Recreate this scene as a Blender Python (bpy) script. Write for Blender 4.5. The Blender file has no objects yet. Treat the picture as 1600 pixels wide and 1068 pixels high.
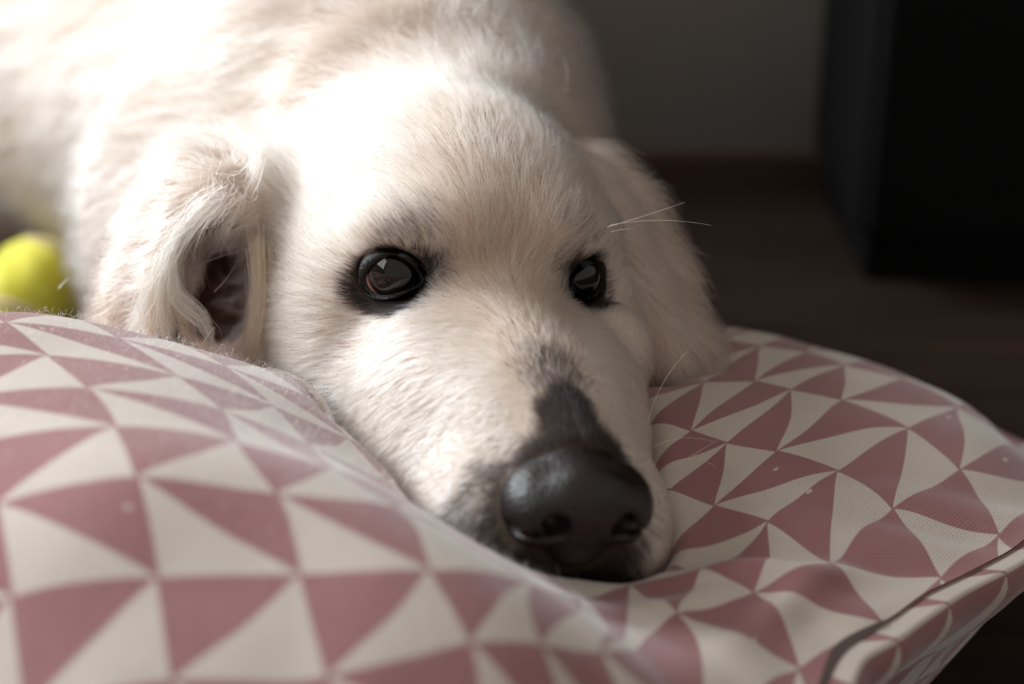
import bpy, bmesh, math, time
import numpy as np
from mathutils import Matrix, Vector

T0 = time.time()
rng = np.random.default_rng(7)
scene = bpy.context.scene
COL = scene.collection

# ------------------------------------------------------------------ camera, world, lights, exposure
LENS, PITCH, CAM_H = 60.0, math.radians(25.0), 0.465
FPX = 1600 * LENS / 36.0
cam_data = bpy.data.cameras.new('camera')
cam = bpy.data.objects.new('camera', cam_data)
COL.objects.link(cam)
cam.location = (0, 0, CAM_H)
cam.rotation_euler = (math.pi / 2 - PITCH, 0, 0)
cam_data.lens = LENS
cam_data.sensor_width = 36.0
cam_data.sensor_fit = 'HORIZONTAL'
cam_data.clip_start = 0.01
cam_data.dof.use_dof = True
cam_data.dof.focus_distance = 0.612
cam_data.dof.aperture_fstop = 4.3
cam_data.dof.aperture_blades = 9
scene.camera = cam

world = bpy.data.worlds.new('room_air')
scene.world = world
world.use_nodes = True
bg = world.node_tree.nodes['Background']
bg.inputs[0].default_value = (1.0, 0.93, 0.87, 1)
bg.inputs[1].default_value = 0.37

def area_light(name, loc, target, sx, sy, power, color):
    d = bpy.data.lights.new(name, 'AREA')
    d.shape = 'RECTANGLE'; d.size = sx; d.size_y = sy; d.energy = power; d.color = color
    o = bpy.data.objects.new(name, d)
    COL.objects.link(o)
    o.location = loc
    o.rotation_euler = (Vector(target) - Vector(loc)).to_track_quat('-Z', 'Y').to_euler()
    return o

# daylight enters through the two windows of the left wall
WIN_X = -1.95
WINDOWS = [(1.02, 2.52, 0.85, 2.45), (-1.25, 0.85, 0.85, 2.45)]        # y0, y1, z0, z1
for nm, (y0, y1, z0, z1), power, colr in (('window_daylight', WINDOWS[0], 142.0, (0.88, 0.94, 1.0)), ('side_window_daylight', WINDOWS[1], 32.0, (0.96, 0.98, 1.0))):
    c_ = (WIN_X - 0.03, (y0 + y1) / 2, (z0 + z1) / 2)
    area_light(nm, c_, (c_[0] + 1, c_[1], c_[2]), z1 - z0, y1 - y0, power, colr)


vs = scene.view_settings
vs.view_transform = 'Standard'
vs.look = 'None'
vs.exposure = 0.12
vs.gamma = 1.0
vs.use_curve_mapping = False
scene.cycles.max_bounces = 10
scene.cycles.transparent_max_bounces = 8

# ------------------------------------------------------------------ helpers
CP, SP = math.cos(PITCH), math.sin(PITCH)
def lin(r, g, b):
    f = lambda c: c / 12.92 if c <= 0.04045 else ((c + 0.055) / 1.055) ** 2.4
    return np.array([f(r / 255), f(g / 255), f(b / 255)])

def at(x, y, D):
    """photo position and distance along the view axis (m) -> world point"""
    r = (x - 800) / FPX; u = (534 - y) / FPX
    return np.array([D * r, D * (CP + u * SP), CAM_H + D * (-SP + u * CP)])

def view(P):
    """world points -> (px, py, depth)"""
    P = np.asarray(P, float)
    dy = P[..., 1]; dz = P[..., 2] - CAM_H
    D = dy * CP - dz * SP
    up = dy * SP + dz * CP
    return np.stack([800 + FPX * P[..., 0] / D, 534 - FPX * up / D, D], -1)

def mesh_obj(name, V, Fc, mat, parent=None, smooth=True):
    me = bpy.data.meshes.new(name)
    V = np.asarray(V, np.float32)
    if isinstance(Fc, np.ndarray):
        n, k = Fc.shape
        me.vertices.add(len(V)); me.vertices.foreach_set('co', V.ravel())
        me.loops.add(n * k); me.loops.foreach_set('vertex_index', Fc.astype(np.int32).ravel())
        me.polygons.add(n)
        me.polygons.foreach_set('loop_start', np.arange(0, n * k, k, dtype=np.int32))
        me.update(calc_edges=True)
    else:
        me.from_pydata([tuple(map(float, v)) for v in V], [], [tuple(map(int, f)) for f in Fc])
        me.update()
    me.polygons.foreach_set('use_smooth', np.full(len(me.polygons), smooth, dtype=bool))
    me.validate()
    o = bpy.data.objects.new(name, me)
    COL.objects.link(o)
    if mat: me.materials.append(mat)
    if parent: o.parent = parent
    return o

def empty(name, loc=(0, 0, 0)):
    o = bpy.data.objects.new(name, None)
    COL.objects.link(o); o.location = loc
    o.empty_display_size = 0.05
    return o

def tag(o, label=None, cat=None, group=None, kind=None):
    for k, v in (('label', label), ('category', cat), ('group', group), ('kind', kind)):
        if v: o[k] = v
    return o

def keep_world(o, parent):
    o.parent = parent
    o.matrix_parent_inverse = Matrix.Translation(-Vector(parent.location))

class NT:
    """small node-tree builder"""
    def __init__(s, name):
        s.m = bpy.data.materials.new(name); s.m.use_nodes = True
        s.t = s.m.node_tree; s.n = s.t.nodes; s.b = s.n['Principled BSDF']; s.out = s.n['Material Output']
    def add(s, ty, **kw):
        n = s.n.new(ty)
        for k, v in kw.items():
            if k in n.inputs: n.inputs[k].default_value = v
            else: setattr(n, k, v)
        return n
    def link(s, a, b): s.t.links.new(a, b)
    def math(s, op, a, b=None, c=None):
        n = s.n.new('ShaderNodeMath'); n.operation = op
        for i, v in enumerate((a, b, c)):
            if v is None: continue
            if isinstance(v, (int, float)): n.inputs[i].default_value = v
            else: s.link(v, n.inputs[i])
        return n.outputs[0]
    def mix(s, f, a, b):
        n = s.n.new('ShaderNodeMix'); n.data_type = 'RGBA'
        for sock, v in ((n.inputs[0], f), (n.inputs[6], a), (n.inputs[7], b)):
            if isinstance(v, (int, float)): sock.default_value = v
            elif isinstance(v, (tuple, list, np.ndarray)): sock.default_value = (*[float(q) for q in v[:3]], 1)
            else: s.link(v, sock)
        return n.outputs[2]
    def ramp(s, f, stops):
        n = s.n.new('ShaderNodeValToRGB'); e = n.color_ramp.elements
        while len(e) < len(stops): e.new(0.5)
        for el, (p, c) in zip(e, stops):
            el.position = p; el.color = (*[float(q) for q in c[:3]], 1)
        s.link(f, n.inputs[0]); return n.outputs[0]

def set_in(b, **kw):
    for k, v in kw.items(): b.inputs[k.replace('_', ' ')].default_value = v

# ------------------------------------------------------------------ room: floor, wall, skirting
def mat_floor():
    k = NT('dark_oak_boards')
    tc = k.add('ShaderNodeTexCoord')
    mp = k.add('ShaderNodeMapping'); mp.inputs['Rotation'].default_value = (0, 0, math.radians(12)); mp.inputs['Scale'].default_value = (1.2, 14, 1)
    k.link(tc.outputs['Object'], mp.inputs[0])
    no = k.add('ShaderNodeTexNoise', Scale=5.0, Detail=8.0, Roughness=0.65); k.link(mp.outputs[0], no.inputs[0])
    c = k.ramp(no.outputs[0], [(0.3, lin(29, 20, 15)), (0.7, lin(54, 38, 29))])
    k.link(c, k.b.inputs['Base Color'])
    set_in(k.b, Roughness=0.5)
    bp = k.add('ShaderNodeBump', Strength=0.15, Distance=0.002); k.link(no.outputs[0], bp.inputs['Height']); k.link(bp.outputs[0], k.b.inputs['Normal'])
    return k.m

def mat_plain(name, col, rough, var=0.08, scale=6, spec=0.5, bump=0.05):
    k = NT(name)
    tc = k.add('ShaderNodeTexCoord')
    no = k.add('ShaderNodeTexNoise', Scale=scale, Detail=6.0); k.link(tc.outputs['Object'], no.inputs[0])
    col = np.array(col)
    k.link(k.ramp(no.outputs[0], [(0.3, col * (1 - var)), (0.7, col * (1 + var))]), k.b.inputs['Base Color'])
    set_in(k.b, Roughness=rough); k.b.inputs['Specular IOR Level'].default_value = spec
    bp = k.add('ShaderNodeBump', Strength=bump, Distance=0.003); k.link(no.outputs[0], bp.inputs['Height']); k.link(bp.outputs[0], k.b.inputs['Normal'])
    return k.m

def box(x0, x1, y0, y1, z0, z1):
    V = [(x, y, z) for z in (z0, z1) for y in (y0, y1) for x in (x0, x1)]
    Fc = [(0, 2, 3, 1), (4, 5, 7, 6), (0, 1, 5, 4), (2, 6, 7, 3), (0, 4, 6, 2), (1, 3, 7, 5)]
    return V, Fc

WALL_Y = 1.29
floor = mesh_obj('floor', *box(-2.1, 2.6, -1.5, 2.75, -0.05, 0.0), mat_floor(), smooth=False)
tag(floor, 'dark brown wooden floor under the cushion', kind='structure')
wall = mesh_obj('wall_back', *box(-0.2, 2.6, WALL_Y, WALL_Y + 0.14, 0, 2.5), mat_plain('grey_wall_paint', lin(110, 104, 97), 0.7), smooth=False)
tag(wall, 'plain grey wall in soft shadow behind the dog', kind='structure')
V, Fc = box(-0.2, 2.6, WALL_Y - 0.016, WALL_Y, 0, 0.03)
base = mesh_obj('baseboard_back', V, Fc, mat_plain('brown_skirting', lin(66, 44, 34), 0.5), smooth=False)
tag(base, 'low brown wooden skirting at the foot of the grey wall', kind='structure')

# left wall with two windows, and the rear wall of the room
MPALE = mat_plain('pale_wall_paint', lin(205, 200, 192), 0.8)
MFRAME = mat_plain('white_window_paint', lin(228, 226, 222), 0.45)
bmw = bmesh.new()
def addbox(bm, dims):
    V_, F_ = box(*dims); vs_ = [bm.verts.new(v) for v in V_]
    for f in F_: bm.faces.new([vs_[q] for q in f])
wl = []
(a0, a1, b0, b1), (c0_, c1_, _, _) = WINDOWS
for dims in ((-2.1, WIN_X, -1.5, 2.75, 0, b0), (-2.1, WIN_X, -1.5, 2.75, b1, 2.7), (-2.1, WIN_X, -1.5, c0_, b0, b1), (-2.1, WIN_X, c1_, a0, b0, b1), (-2.1, WIN_X, a1, 2.75, b0, b1)):
    addbox(bmw, dims)
me_ = bpy.data.meshes.new('wall_left'); bmw.to_mesh(me_); bmw.free()
wl_o = bpy.data.objects.new('wall_left', me_); COL.objects.link(wl_o); me_.materials.append(MPALE)
tag(wl_o, 'pale wall with two windows at the left of the room', kind='structure')
tag(mesh_obj('wall_rear', *box(-2.1, 2.6, 2.75, 2.85, 0, 2.7), MPALE, smooth=False), 'pale wall at the far end of the room', kind='structure')
for n_w, (y0, y1, z0, z1) in enumerate(WINDOWS):
    ym = (y0 + y1) / 2; fr = None
    for nm, dims in (('sill', (WIN_X - 0.02, WIN_X + 0.06, y0 - 0.05, y1 + 0.05, z0 - 0.03, z0)), ('frame_bar', (WIN_X - 0.02, WIN_X + 0.01, y0, y1, z1 - 0.05, z1)),
                     ('frame_bar', (WIN_X - 0.02, WIN_X + 0.01, y0, y0 + 0.05, z0, z1 - 0.05)), ('frame_bar', (WIN_X - 0.02, WIN_X + 0.01, y1 - 0.05, y1, z0, z1 - 0.05)), ('mullion', (WIN_X - 0.02, WIN_X + 0.01, ym - 0.025, ym + 0.025, z0, z1 - 0.05))):
        if fr is None:
            fr = empty('window_%d' % (n_w + 1), (WIN_X, ym, z0)); tag(fr, 'white framed window in the left wall', kind='structure')
        b_ = mesh_obj(nm, *box(*dims), MFRAME, smooth=False); keep_world(b_, fr)

# ------------------------------------------------------------------ dog: signed distance field in head space (cm)
# head space: x to the dog's left, y forward along the muzzle, z up, origin between the eyes
RH = np.array([[0.94719665, 0.29452944, 0.12677112],
               [-0.00965593, -0.36897397, 0.92938957],
               [-0.32050783, 0.88153878, 0.34664695]])         # head -> view axes (right, up, towards)
TH = np.array([-0.711, 2.380, -61.95])
CAMB = np.array([[1, 0, 0], [0, SP, CP], [0, -CP, SP]])         # rows: right, up, towards in world
def h2w(p):
    c = np.asarray(p, float) @ RH.T + TH
    return (c @ CAMB) * 0.01 + np.array([0, 0, CAM_H])
def w2h(p):
    c = ((np.asarray(p, float) - np.array([0, 0, CAM_H])) * 100) @ CAMB.T
    return (c - TH) @ RH
def dirh2w(d): return (np.asarray(d, float) @ RH.T) @ CAMB
def dirw2h(d): return (np.asarray(d, float) @ CAMB.T) @ RH
def hp(x, y, D): return w2h(at(x, y, D))                       # photo position -> head space

PR = []   # (kind, params, k, sign)
def ell(c, r, k=1.0, sign=1, rot=None, sym=False):
    for s in ((1, -1) if sym else (1,)):
        c2 = np.array(c, float) * (s, 1, 1)
        R = None
        if rot is not None:
            R = np.array(rot, float)
            if s < 0: R = np.diag([-1, 1, 1]) @ R @ np.diag([-1, 1, 1])
        PR.append(('e', c2, np.array(r, float), R, k, sign))
def cap(a, b, ra, rb, k=1.0, sign=1, sym=False, flat=None):
    for s in ((1, -1) if sym else (1,)):
        m = np.array((s, 1, 1))
        PR.append(('c', np.array(a, float) * m, np.array(b, float) * m, ra, rb, k, sign, flat))
def rotz(a):
    a = math.radians(a); return np.array([[math.cos(a), -math.sin(a), 0], [math.sin(a), math.cos(a), 0], [0, 0, 1]])
def rotx(a):
    a = math.radians(a); return np.array([[1, 0, 0], [0, math.cos(a), -math.sin(a)], [0, math.sin(a), math.cos(a)]])
def roty(a):
    a = math.radians(a); return np.array([[math.cos(a), 0, math.sin(a)], [0, 1, 0], [-math.sin(a), 0, math.cos(a)]])

def prim_sdf(p, X, Y, Z):
    if p[0] == 'e':
        _, c, r, R, k, s = p
        dx, dy, dz = X - c[0], Y - c[1], Z - c[2]
        if R is not None:
            dx, dy, dz = (R[0, 0] * dx + R[1, 0] * dy + R[2, 0] * dz, R[0, 1] * dx + R[1, 1] * dy + R[2, 1] * dz, R[0, 2] * dx + R[1, 2] * dy + R[2, 2] * dz)
        k0 = np.sqrt((dx / r[0]) ** 2 + (dy / r[1]) ** 2 + (dz / r[2]) ** 2)
        k1 = np.sqrt((dx / r[0] ** 2) ** 2 + (dy / r[1] ** 2) ** 2 + (dz / r[2] ** 2) ** 2) + 1e-6
        return k0 * (k0 - 1) / k1
    _, a, b, ra, rb, k, s, flat = p
    ba = b - a; L2 = ba @ ba
    dx, dy, dz = X - a[0], Y - a[1], Z - a[2]
    t = np.clip((dx * ba[0] + dy * ba[1] + dz * ba[2]) / L2, 0, 1)
    d = np.sqrt((dx - t * ba[0]) ** 2 + (dy - t * ba[1]) ** 2 + (dz - t * ba[2]) ** 2)
    return d - (ra + (rb - ra) * t)

def prim_bounds(p, pad):
    if p[0] == 'e':
        r = p[2] if p[3] is None else np.full(3, p[2].max())
        return p[1] - r - pad, p[1] + r + pad
    r = max(p[3], p[4])
    return np.minimum(p[1], p[2]) - r - pad, np.maximum(p[1], p[2]) + r + pad

def eval_field(prims, ax, pad=5.0):
    G = np.full([len(a) for a in ax], 6.0, np.float32)
    for p in prims:
        k, s = (p[4], p[5]) if p[0] == 'e' else (p[5], p[6])
        lo, hi = prim_bounds(p, pad)
        sl = tuple(slice(np.searchsorted(a, l), np.searchsorted(a, h)) for a, l, h in zip(ax, lo, hi))
        if any(q.stop <= q.start for q in sl): continue
        X, Y, Z = np.meshgrid(*[a[q].astype(np.float32) for a, q in zip(ax, sl)], indexing='ij', sparse=True)
        d = prim_sdf(p, X, Y, Z).astype(np.float32)
        g = G[sl]
        if s > 0:
            h = np.maximum(k - np.abs(g - d), 0) / k
            G[sl] = np.minimum(g, d) - h * h * k * 0.25
        else:
            h = np.maximum(k - np.abs(g + d), 0) / k
            G[sl] = np.maximum(g, -d) + h * h * k * 0.25
    return G

def surface_nets(G, ax):
    nx, ny, nz = G.shape
    ins = G < 0
    cnt = np.zeros((nx - 1, ny - 1, nz - 1), np.int8)
    for i in (0, 1):
        for j in (0, 1):
            for l in (0, 1):
                cnt += ins[i:nx - 1 + i, j:ny - 1 + j, l:nz - 1 + l]
    act = (cnt > 0) & (cnt < 8)
    idx = np.full(act.shape, -1, np.int64)
    ci, cj, ck = np.nonzero(act)
    idx[ci, cj, ck] = np.arange(len(ci))
    acc = np.zeros((len(ci), 3)); n = np.zeros(len(ci))
    corners = [(i, j, l) for i in (0, 1) for j in (0, 1) for l in (0, 1)]
    val = {c: G[ci + c[0], cj + c[1], ck + c[2]] for c in corners}
    for a in corners:
        for d in range(3):
            if a[d]: continue
            b = tuple(a[q] + (q == d) for q in range(3))
            va, vb = val[a], val[b]
            m = (va < 0) != (vb < 0)
            t = va / (va - vb + 1e-12)
            for q in range(3):
                f = np.full(len(ci), float(a[q])) if q != d else t
                acc[m, q] += f[m]
            n[m] += 1
    fr = acc / n[:, None]
    V = np.empty_like(fr)
    for q, c in enumerate((ci, cj, ck)):
        V[:, q] = ax[q][c] + fr[:, q] * (ax[q][c + 1] - ax[q][c])
    Fs = []
    for d in range(3):
        e1, e2 = [q for q in range(3) if q != d]
        A = ins; sl0 = [slice(None)] * 3; sl1 = [slice(None)] * 3
        sl0[d] = slice(0, -1); sl1[d] = slice(1, None)
        for q in (e1, e2): sl0[q] = slice(1, -1); sl1[q] = slice(1, -1)
        a0, a1 = A[tuple(sl0)], A[tuple(sl1)]
        for flip, m in ((False, a0 & ~a1), (True, ~a0 & a1)):
            I = np.array(np.nonzero(m))
            I[e1] += 1; I[e2] += 1
            quad = []
            for o1, o2 in ((-1, -1), (0, -1), (0, 0), (-1, 0)):
                J = I.copy(); J[e1] += o1; J[e2] += o2
                quad.append(idx[J[0], J[1], J[2]])
            Q = np.stack(quad, 1)
            if flip != (d == 1): Q = Q[:, ::-1]
            Fs.append(Q)
    return V, np.concatenate(Fs)

class Field:
    def __init__(s, G, ax): s.G, s.ax = G, [np.asarray(a, float) for a in ax]
    def cell(s, P):
        out = []
        for q in range(3):
            a = s.ax[q]
            i = np.clip(np.searchsorted(a, P[:, q]) - 1, 0, len(a) - 2)
            out.append((i, np.clip((P[:, q] - a[i]) / (a[i + 1] - a[i]), 0, 1)))
        return out
    def __call__(s, P):
        (i, fx), (j, fy), (k, fz) = s.cell(P); G = s.G
        c00 = G[i, j, k] * (1 - fx) + G[i + 1, j, k] * fx
        c10 = G[i, j + 1, k] * (1 - fx) + G[i + 1, j + 1, k] * fx
        c01 = G[i, j, k + 1] * (1 - fx) + G[i + 1, j, k + 1] * fx
        c11 = G[i, j + 1, k + 1] * (1 - fx) + G[i + 1, j + 1, k + 1] * fx
        return (c00 * (1 - fy) + c10 * fy) * (1 - fz) + (c01 * (1 - fy) + c11 * fy) * fz
    def grad(s, P, h=0.25):
        g = np.empty_like(P)
        for q in range(3):
            e = np.zeros(3); e[q] = h
            g[:, q] = s(P + e) - s(P - e)
        return g / (np.linalg.norm(g, axis=1, keepdims=True) + 1e-9)

def nrm(v): return v / (np.linalg.norm(v, axis=-1, keepdims=True) + 1e-9)

# ---- head shapes
EYE = np.array([3.36, -0.76, -0.05]); EYE_R = 1.30
def eye_x(s): return np.where(np.asarray(s) > 0, 3.14, 3.38)
def eye_c(s): return np.array([s * float(eye_x(s)), EYE[1], EYE[2]])
ell((0, -6.0, -0.3), (6.0, 7.0, 5.6), 1.5)                                   # skull
ell((0, -11, -1.5), (5.0, 5.0, 4.6), 2.0)                                    # occiput
ell((1.6, -2.5, 1.2), (2.7, 3.5, 2.6), 1.8, sym=True)                        # forehead lobes
ell((3.25, -1.0, 1.45), (1.7, 1.45, 0.95), 1.1, rot=rotz(-22), sym=True)       # brows
ell((4.5, -4.4, -2.8), (2.75, 4.4, 3.7), 1.6, sym=True)                       # cheeks
ell((2.5, 2.1, -3.1), (2.3, 3.8, 2.35), 1.5, sym=True)
ell((1.6, 4.4, -2.5), (1.8, 4.2, 1.65), 1.4, sym=True)                         # flank of the nose bridge                        # under the eyes
ell((1.9, -0.5, 1.75), (1.25, 1.35, 1.0), 1.2, sym=True)                       # inner brows, drawn up
cap((0, 1.0, -3.4), (0, 9.0, -4.7), 3.2, 2.55, 1.2)                          # muzzle
cap((0, -0.6, -0.9), (0, 9.6, -3.0), 1.9, 1.35, 1.6)                         # nose bridge
ell((2.15, 6.2, -5.6), (2.2, 4.4, 2.8), 1.1, sym=True)                      # flews
ell((2.0, 8.6, -5.6), (2.05, 2.7, 2.45), 0.9, sym=True)
ell((3.4, 1.6, -5.3), (2.1, 4.6, 3.0), 1.4, sym=True)                        # lips at the side of the jaw
ell((4.4, -3.5, -5.6), (2.4, 4.5, 2.8), 1.6, sym=True)
cap((0, -5, -6.4), (0, 7.6, -7.7), 3.0, 1.6, 1.4)                            # lower jaw
HEAD_N = len(PR)
# ---- neck, chest and body (given where they stand behind the head)
def cm(px, D): return px * D * 100 / FPX
cap(hp(690, 300, 0.735), hp(650, 210, 0.83), 6.6, 8.0, 2.0)                   # nape
ell(hp(655, 225, 0.755), (6.6, 3.0, 6.4), 1.2)                                # skin roll behind the skull
cap(hp(600, 200, 0.84), hp(560, 230, 0.92), 10.0, 11.5, 1.6)                  # ruff and shoulders
cap(hp(380, 330, 0.84), hp(430, 380, 0.80), 7.8, 6.5, 2.0)                    # throat and near shoulder
cap(hp(335, 420, 0.84), hp(265, 560, 0.86), 5.0, 3.6, 2.0)                    # near foreleg
cap(hp(520, 220, 0.98), hp(-100, 20, 1.42), 11.5, 12.5, 3.0)                  # trunk
ell(hp(0, 150, 1.44), (10, 9, 9), 2.0)                                       # haunch
cap(hp(-140, 305, 1.26), hp(150, 295, 1.24), 4.2, 3.8, 2.0)                     # hind leg
BODY_N = len(PR)
# ---- ears
def strip(pts, depth, k=0.9):
    for (a, b) in zip(pts[:-1], pts[1:]):
        cap(hp(*a[:3]), hp(*b[:3]), a[3], b[3], k)
# near ear: flap folded outwards and back, an arch over the dark opening
ell(hp(425, 345, 0.672), (2.3, 2.3, 2.6), 1.8)
EAR_N0 = len(PR)
strip([(400, 335, 0.655, 0.9), (350, 315, 0.653, 0.9), (303, 352, 0.652, 0.8), (270, 430, 0.652, 0.75), (262, 520, 0.655, 0.7), (275, 580, 0.66, 0.6)], 0, 1.5)
strip([(395, 300, 0.68, 1.3), (325, 296, 0.68, 1.3), (262, 365, 0.68, 1.1), (222, 450, 0.68, 1.0), (200, 530, 0.685, 0.9)], 0, 1.6)
strip([(395, 275, 0.705, 1.5), (310, 290, 0.71, 1.5), (245, 385, 0.715, 1.2), (205, 480, 0.72, 1.0)], 0, 1.6)
# far ear: hangs behind the far cheek and lies on the cushion
strip([(915, 285, 0.69, 1.5), (965, 350, 0.69, 1.5), (1005, 440, 0.69, 1.5), (1040, 530, 0.69, 1.3), (1075, 560, 0.69, 1.0)], 0)
strip([(905, 300, 0.665, 1.1), (950, 370, 0.665, 1.0), (990, 450, 0.67, 1.0), (1015, 530, 0.67, 0.9), (1045, 565, 0.67, 0.8)], 0)
# far jowl pushed up beside the muzzle
EAR_N1 = len(PR)
ell(hp(953, 542, 0.632), (1.5, 1.6, 1.55), 0.7)
CARVE_N = len(PR)
# carve: eye sockets and the near ear opening
for s in (-1, 1):
    e = eye_c(s)
    ax_ = nrm(np.array([0.50 * s, 1.0, 0.10]))
    ell(e, (EYE_R + 0.02,) * 3, 0.15, -1)
    ell(e + ax_ * 1.25, (1.4, 1.1, 1.0), 0.25, -1, rot=rotz(-26 * s))
CARVE = [(hp(350, 415, 0.63), hp(345, 415, 0.755), 1.45), (hp(338, 475, 0.63), hp(332, 480, 0.755), 1.55), (hp(325, 550, 0.635), hp(320, 550, 0.74), 1.2)]
GROOVE = [(hp(984, 420, 0.648), hp(1010, 500, 0.652), 0.35), (hp(1010, 500, 0.652), hp(1016, 570, 0.655), 0.5)]
for a_, b_, r_ in GROOVE: cap(a_, b_, r_, r_, 0.3, -1)
for a_, b_, r_ in CARVE: cap(a_, b_, r_, r_, 0.5, -1)

def axis(lo, hi, f0, f1, h, g=1.10, hm=0.95):
    mid = list(np.arange(f0, f1, h)); a = mid[0]; s = h; left = []
    while a > lo: s = min(s * g, hm); a -= s; left.append(a)
    b = mid[-1]; s = h; right = []
    while b < hi: s = min(s * g, hm); b += s; right.append(b)
    return np.array(left[::-1] + mid + right)
lo = np.min([prim_bounds(p, 1.5)[0] for p in PR], 0); hi = np.max([prim_bounds(p, 1.5)[1] for p in PR], 0)
AX = [axis(lo[0], hi[0], -9, 7.5, 0.19), axis(lo[1], hi[1], -9, 12.5, 0.19), axis(lo[2], hi[2], -9, 6, 0.19)]
G = eval_field(PR, AX)
DOG = Field(G, AX)
_ea = [np.arange(-7.5, 7.51, 0.2), np.arange(-4, 4.01, 0.2), np.arange(-4, 4.01, 0.2)]
DOG_SKIN = Field(eval_field(PR[:CARVE_N], _ea), _ea)
DV, DF = surface_nets(G, AX)
DW = h2w(DV)
print('dog grid', G.shape, 'verts', len(DV), 'faces', len(DF), round(time.time() - T0, 1))

# ------------------------------------------------------------------ cushion
def tps_fit(P, Vv, lam=1e-4):
    P = np.asarray(P, float); n = len(P)
    r2 = ((P[:, None] - P[None]) ** 2).sum(-1)
    K = 0.5 * r2 * np.log(r2 + 1e-12)
    A = np.zeros((n + 3, n + 3)); A[:n, :n] = K + lam * np.eye(n)
    A[:n, n] = 1; A[:n, n + 1:] = P; A[n, :n] = 1; A[n + 1:, :n] = P.T
    B = np.zeros((n + 3, np.asarray(Vv).shape[1])); B[:n] = Vv
    return P, np.linalg.solve(A, B)
def tps_eval(f, Q):
    P, w = f; out = np.empty((len(Q), w.shape[1]))
    for i in range(0, len(Q), 20000):
        q = Q[i:i + 20000]
        r2 = ((q[:, None] - P[None]) ** 2).sum(-1)
        out[i:i + 20000] = 0.5 * r2 * np.log(r2 + 1e-12) @ w[:-3] + w[-3] + q @ w[-2:]
    return out

# surface of the cushion: photo position and distance of points on it
HP = [(0, 486, .60), (150, 510, .59), (300, 553, .58), (430, 606, .575), (550, 696, .56), (640, 781, .535), (740, 846, .51), (840, 911, .485), (930, 996, .465), (1000, 1075, .455),
      (75, 554, .556), (137, 606, .523), (347, 640, .525), (181, 667, .491), (372, 691, .492), (523, 727, .497), (214, 744, .46), (433, 772, .463), (619, 787, .478),
      (247, 905, .44), (470, 899, .44), (672, 893, .445), (790, 920, .455), (270, 1065, .42), (512, 1060, .42), (737, 1003, .43), (850, 1040, .435),
      (1100, 505, .78), (1300, 550, .77), (1480, 615, .75), (1250, 600, .68), (1100, 650, .63), (1300, 740, .62), (1200, 800, .59), (1400, 850, .585),
      (1550, 780, .635), (1588, 695, .70), (1550, 650, .725), (1050, 900, .55), (1200, 930, .54), (1120, 1000, .51), (1030, 1010, .50), (960, 960, .52), (1300, 930, .55), (1180, 1060, .495)]
HPW = np.array([at(*p) for p in HP])
OUT = np.array([(24.3, 63), (19.5, 54), (13.6, 47.8), (9.9, 43.6), (7.2, 38), (4.5, 31), (-2, 26), (-13, 25), (-25, 32), (-32, 45), (-33, 58), (-28, 70), (-17, 78), (0, 80), (11.5, 79), (19.5, 76), (24, 70.5)]) * 0.01
RIMZ = np.array([.105, .142, .152, .160, .162, .155, .15, .145, .14, .13, .12, .10, .08, .08, .08, .08, .085])
C0 = np.array([-0.05, 0.53])
oa = np.unwrap(np.arctan2(OUT[:, 1] - C0[1], OUT[:, 0] - C0[0])); o_r = np.linalg.norm(OUT - C0, axis=1)
order = np.argsort(np.mod(oa, 2 * np.pi)); oa_s = np.mod(oa, 2 * np.pi)[order]
def per_interp(phi, vals):
    a = np.concatenate([oa_s - 2 * np.pi, oa_s, oa_s + 2 * np.pi]); v = np.tile(np.asarray(vals)[order], 3)
    # smooth periodic interpolation
    n = 1440; g = np.linspace(0, 2 * np.pi, n, endpoint=False)
    y = np.interp(g, a, v); k = np.hanning(61); k /= k.sum()
    y = np.convolve(np.concatenate([y[-60:], y, y[:60]]), k, 'same')[60:-60]
    return np.interp(np.mod(phi, 2 * np.pi), np.append(g, 2 * np.pi), np.append(y, y[0]))
rimpts = np.stack([OUT[:, 0], OUT[:, 1]], 1)
zfit = tps_fit(np.concatenate([HPW[:, :2], rimpts, [(-.16, .62), (-.02, .66), (-.2, .40)]]) * 10,
               np.concatenate([HPW[:, 2], RIMZ, [.16, .13, .2]])[:, None] * 10, 2e-3)

NA, NR = 360, 150
phi = np.linspace(0, 2 * np.pi, NA, endpoint=False)
R_o = per_interp(phi, o_r); Z_o = per_interp(phi, RIMZ)
rho = np.linspace(0, 1, NR) ** 0.85
PX = C0[0] + rho[:, None] * R_o * np.cos(phi); PY = C0[1] + rho[:, None] * R_o * np.sin(phi)
def z_top(xy):
    xy = np.asarray(xy, float)
    z = tps_eval(zfit, xy * 10)[:, 0] * 0.1
    d = xy - C0; ph = np.arctan2(d[:, 1], d[:, 0]); rr = np.linalg.norm(d, axis=1) / per_interp(ph, o_r)
    zo = per_interp(ph, RIMZ)
    w = np.clip((rr - 0.80) / 0.20, 0, 1) ** 2.4
    z = z * (1 - w) + np.minimum(z, zo) * w
    # small gathers of the cloth running in from the seam
    q = np.clip((rr - 0.55) / 0.4, 0, 1) * np.clip((1.02 - rr) / 0.1, 0, 1)
    z = z + 0.0016 * q * np.sin(ph * 23 + 2 * np.sin(ph * 5)) + 0.0010 * q * np.sin(ph * 41 + 1)
    # bunched folds in front of the nose
    for (px, py, D, dx, dy, ln, wd, h) in FOLDS:
        c = at(px, py, D)[:2]; d_ = np.array([dx, dy]) / math.hypot(dx, dy); n_ = np.array([-d_[1], d_[0]])
        e = xy - c
        z = z + h * np.exp(-((e @ d_) / ln) ** 2 - ((e @ n_) / wd) ** 2)
    return z
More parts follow.
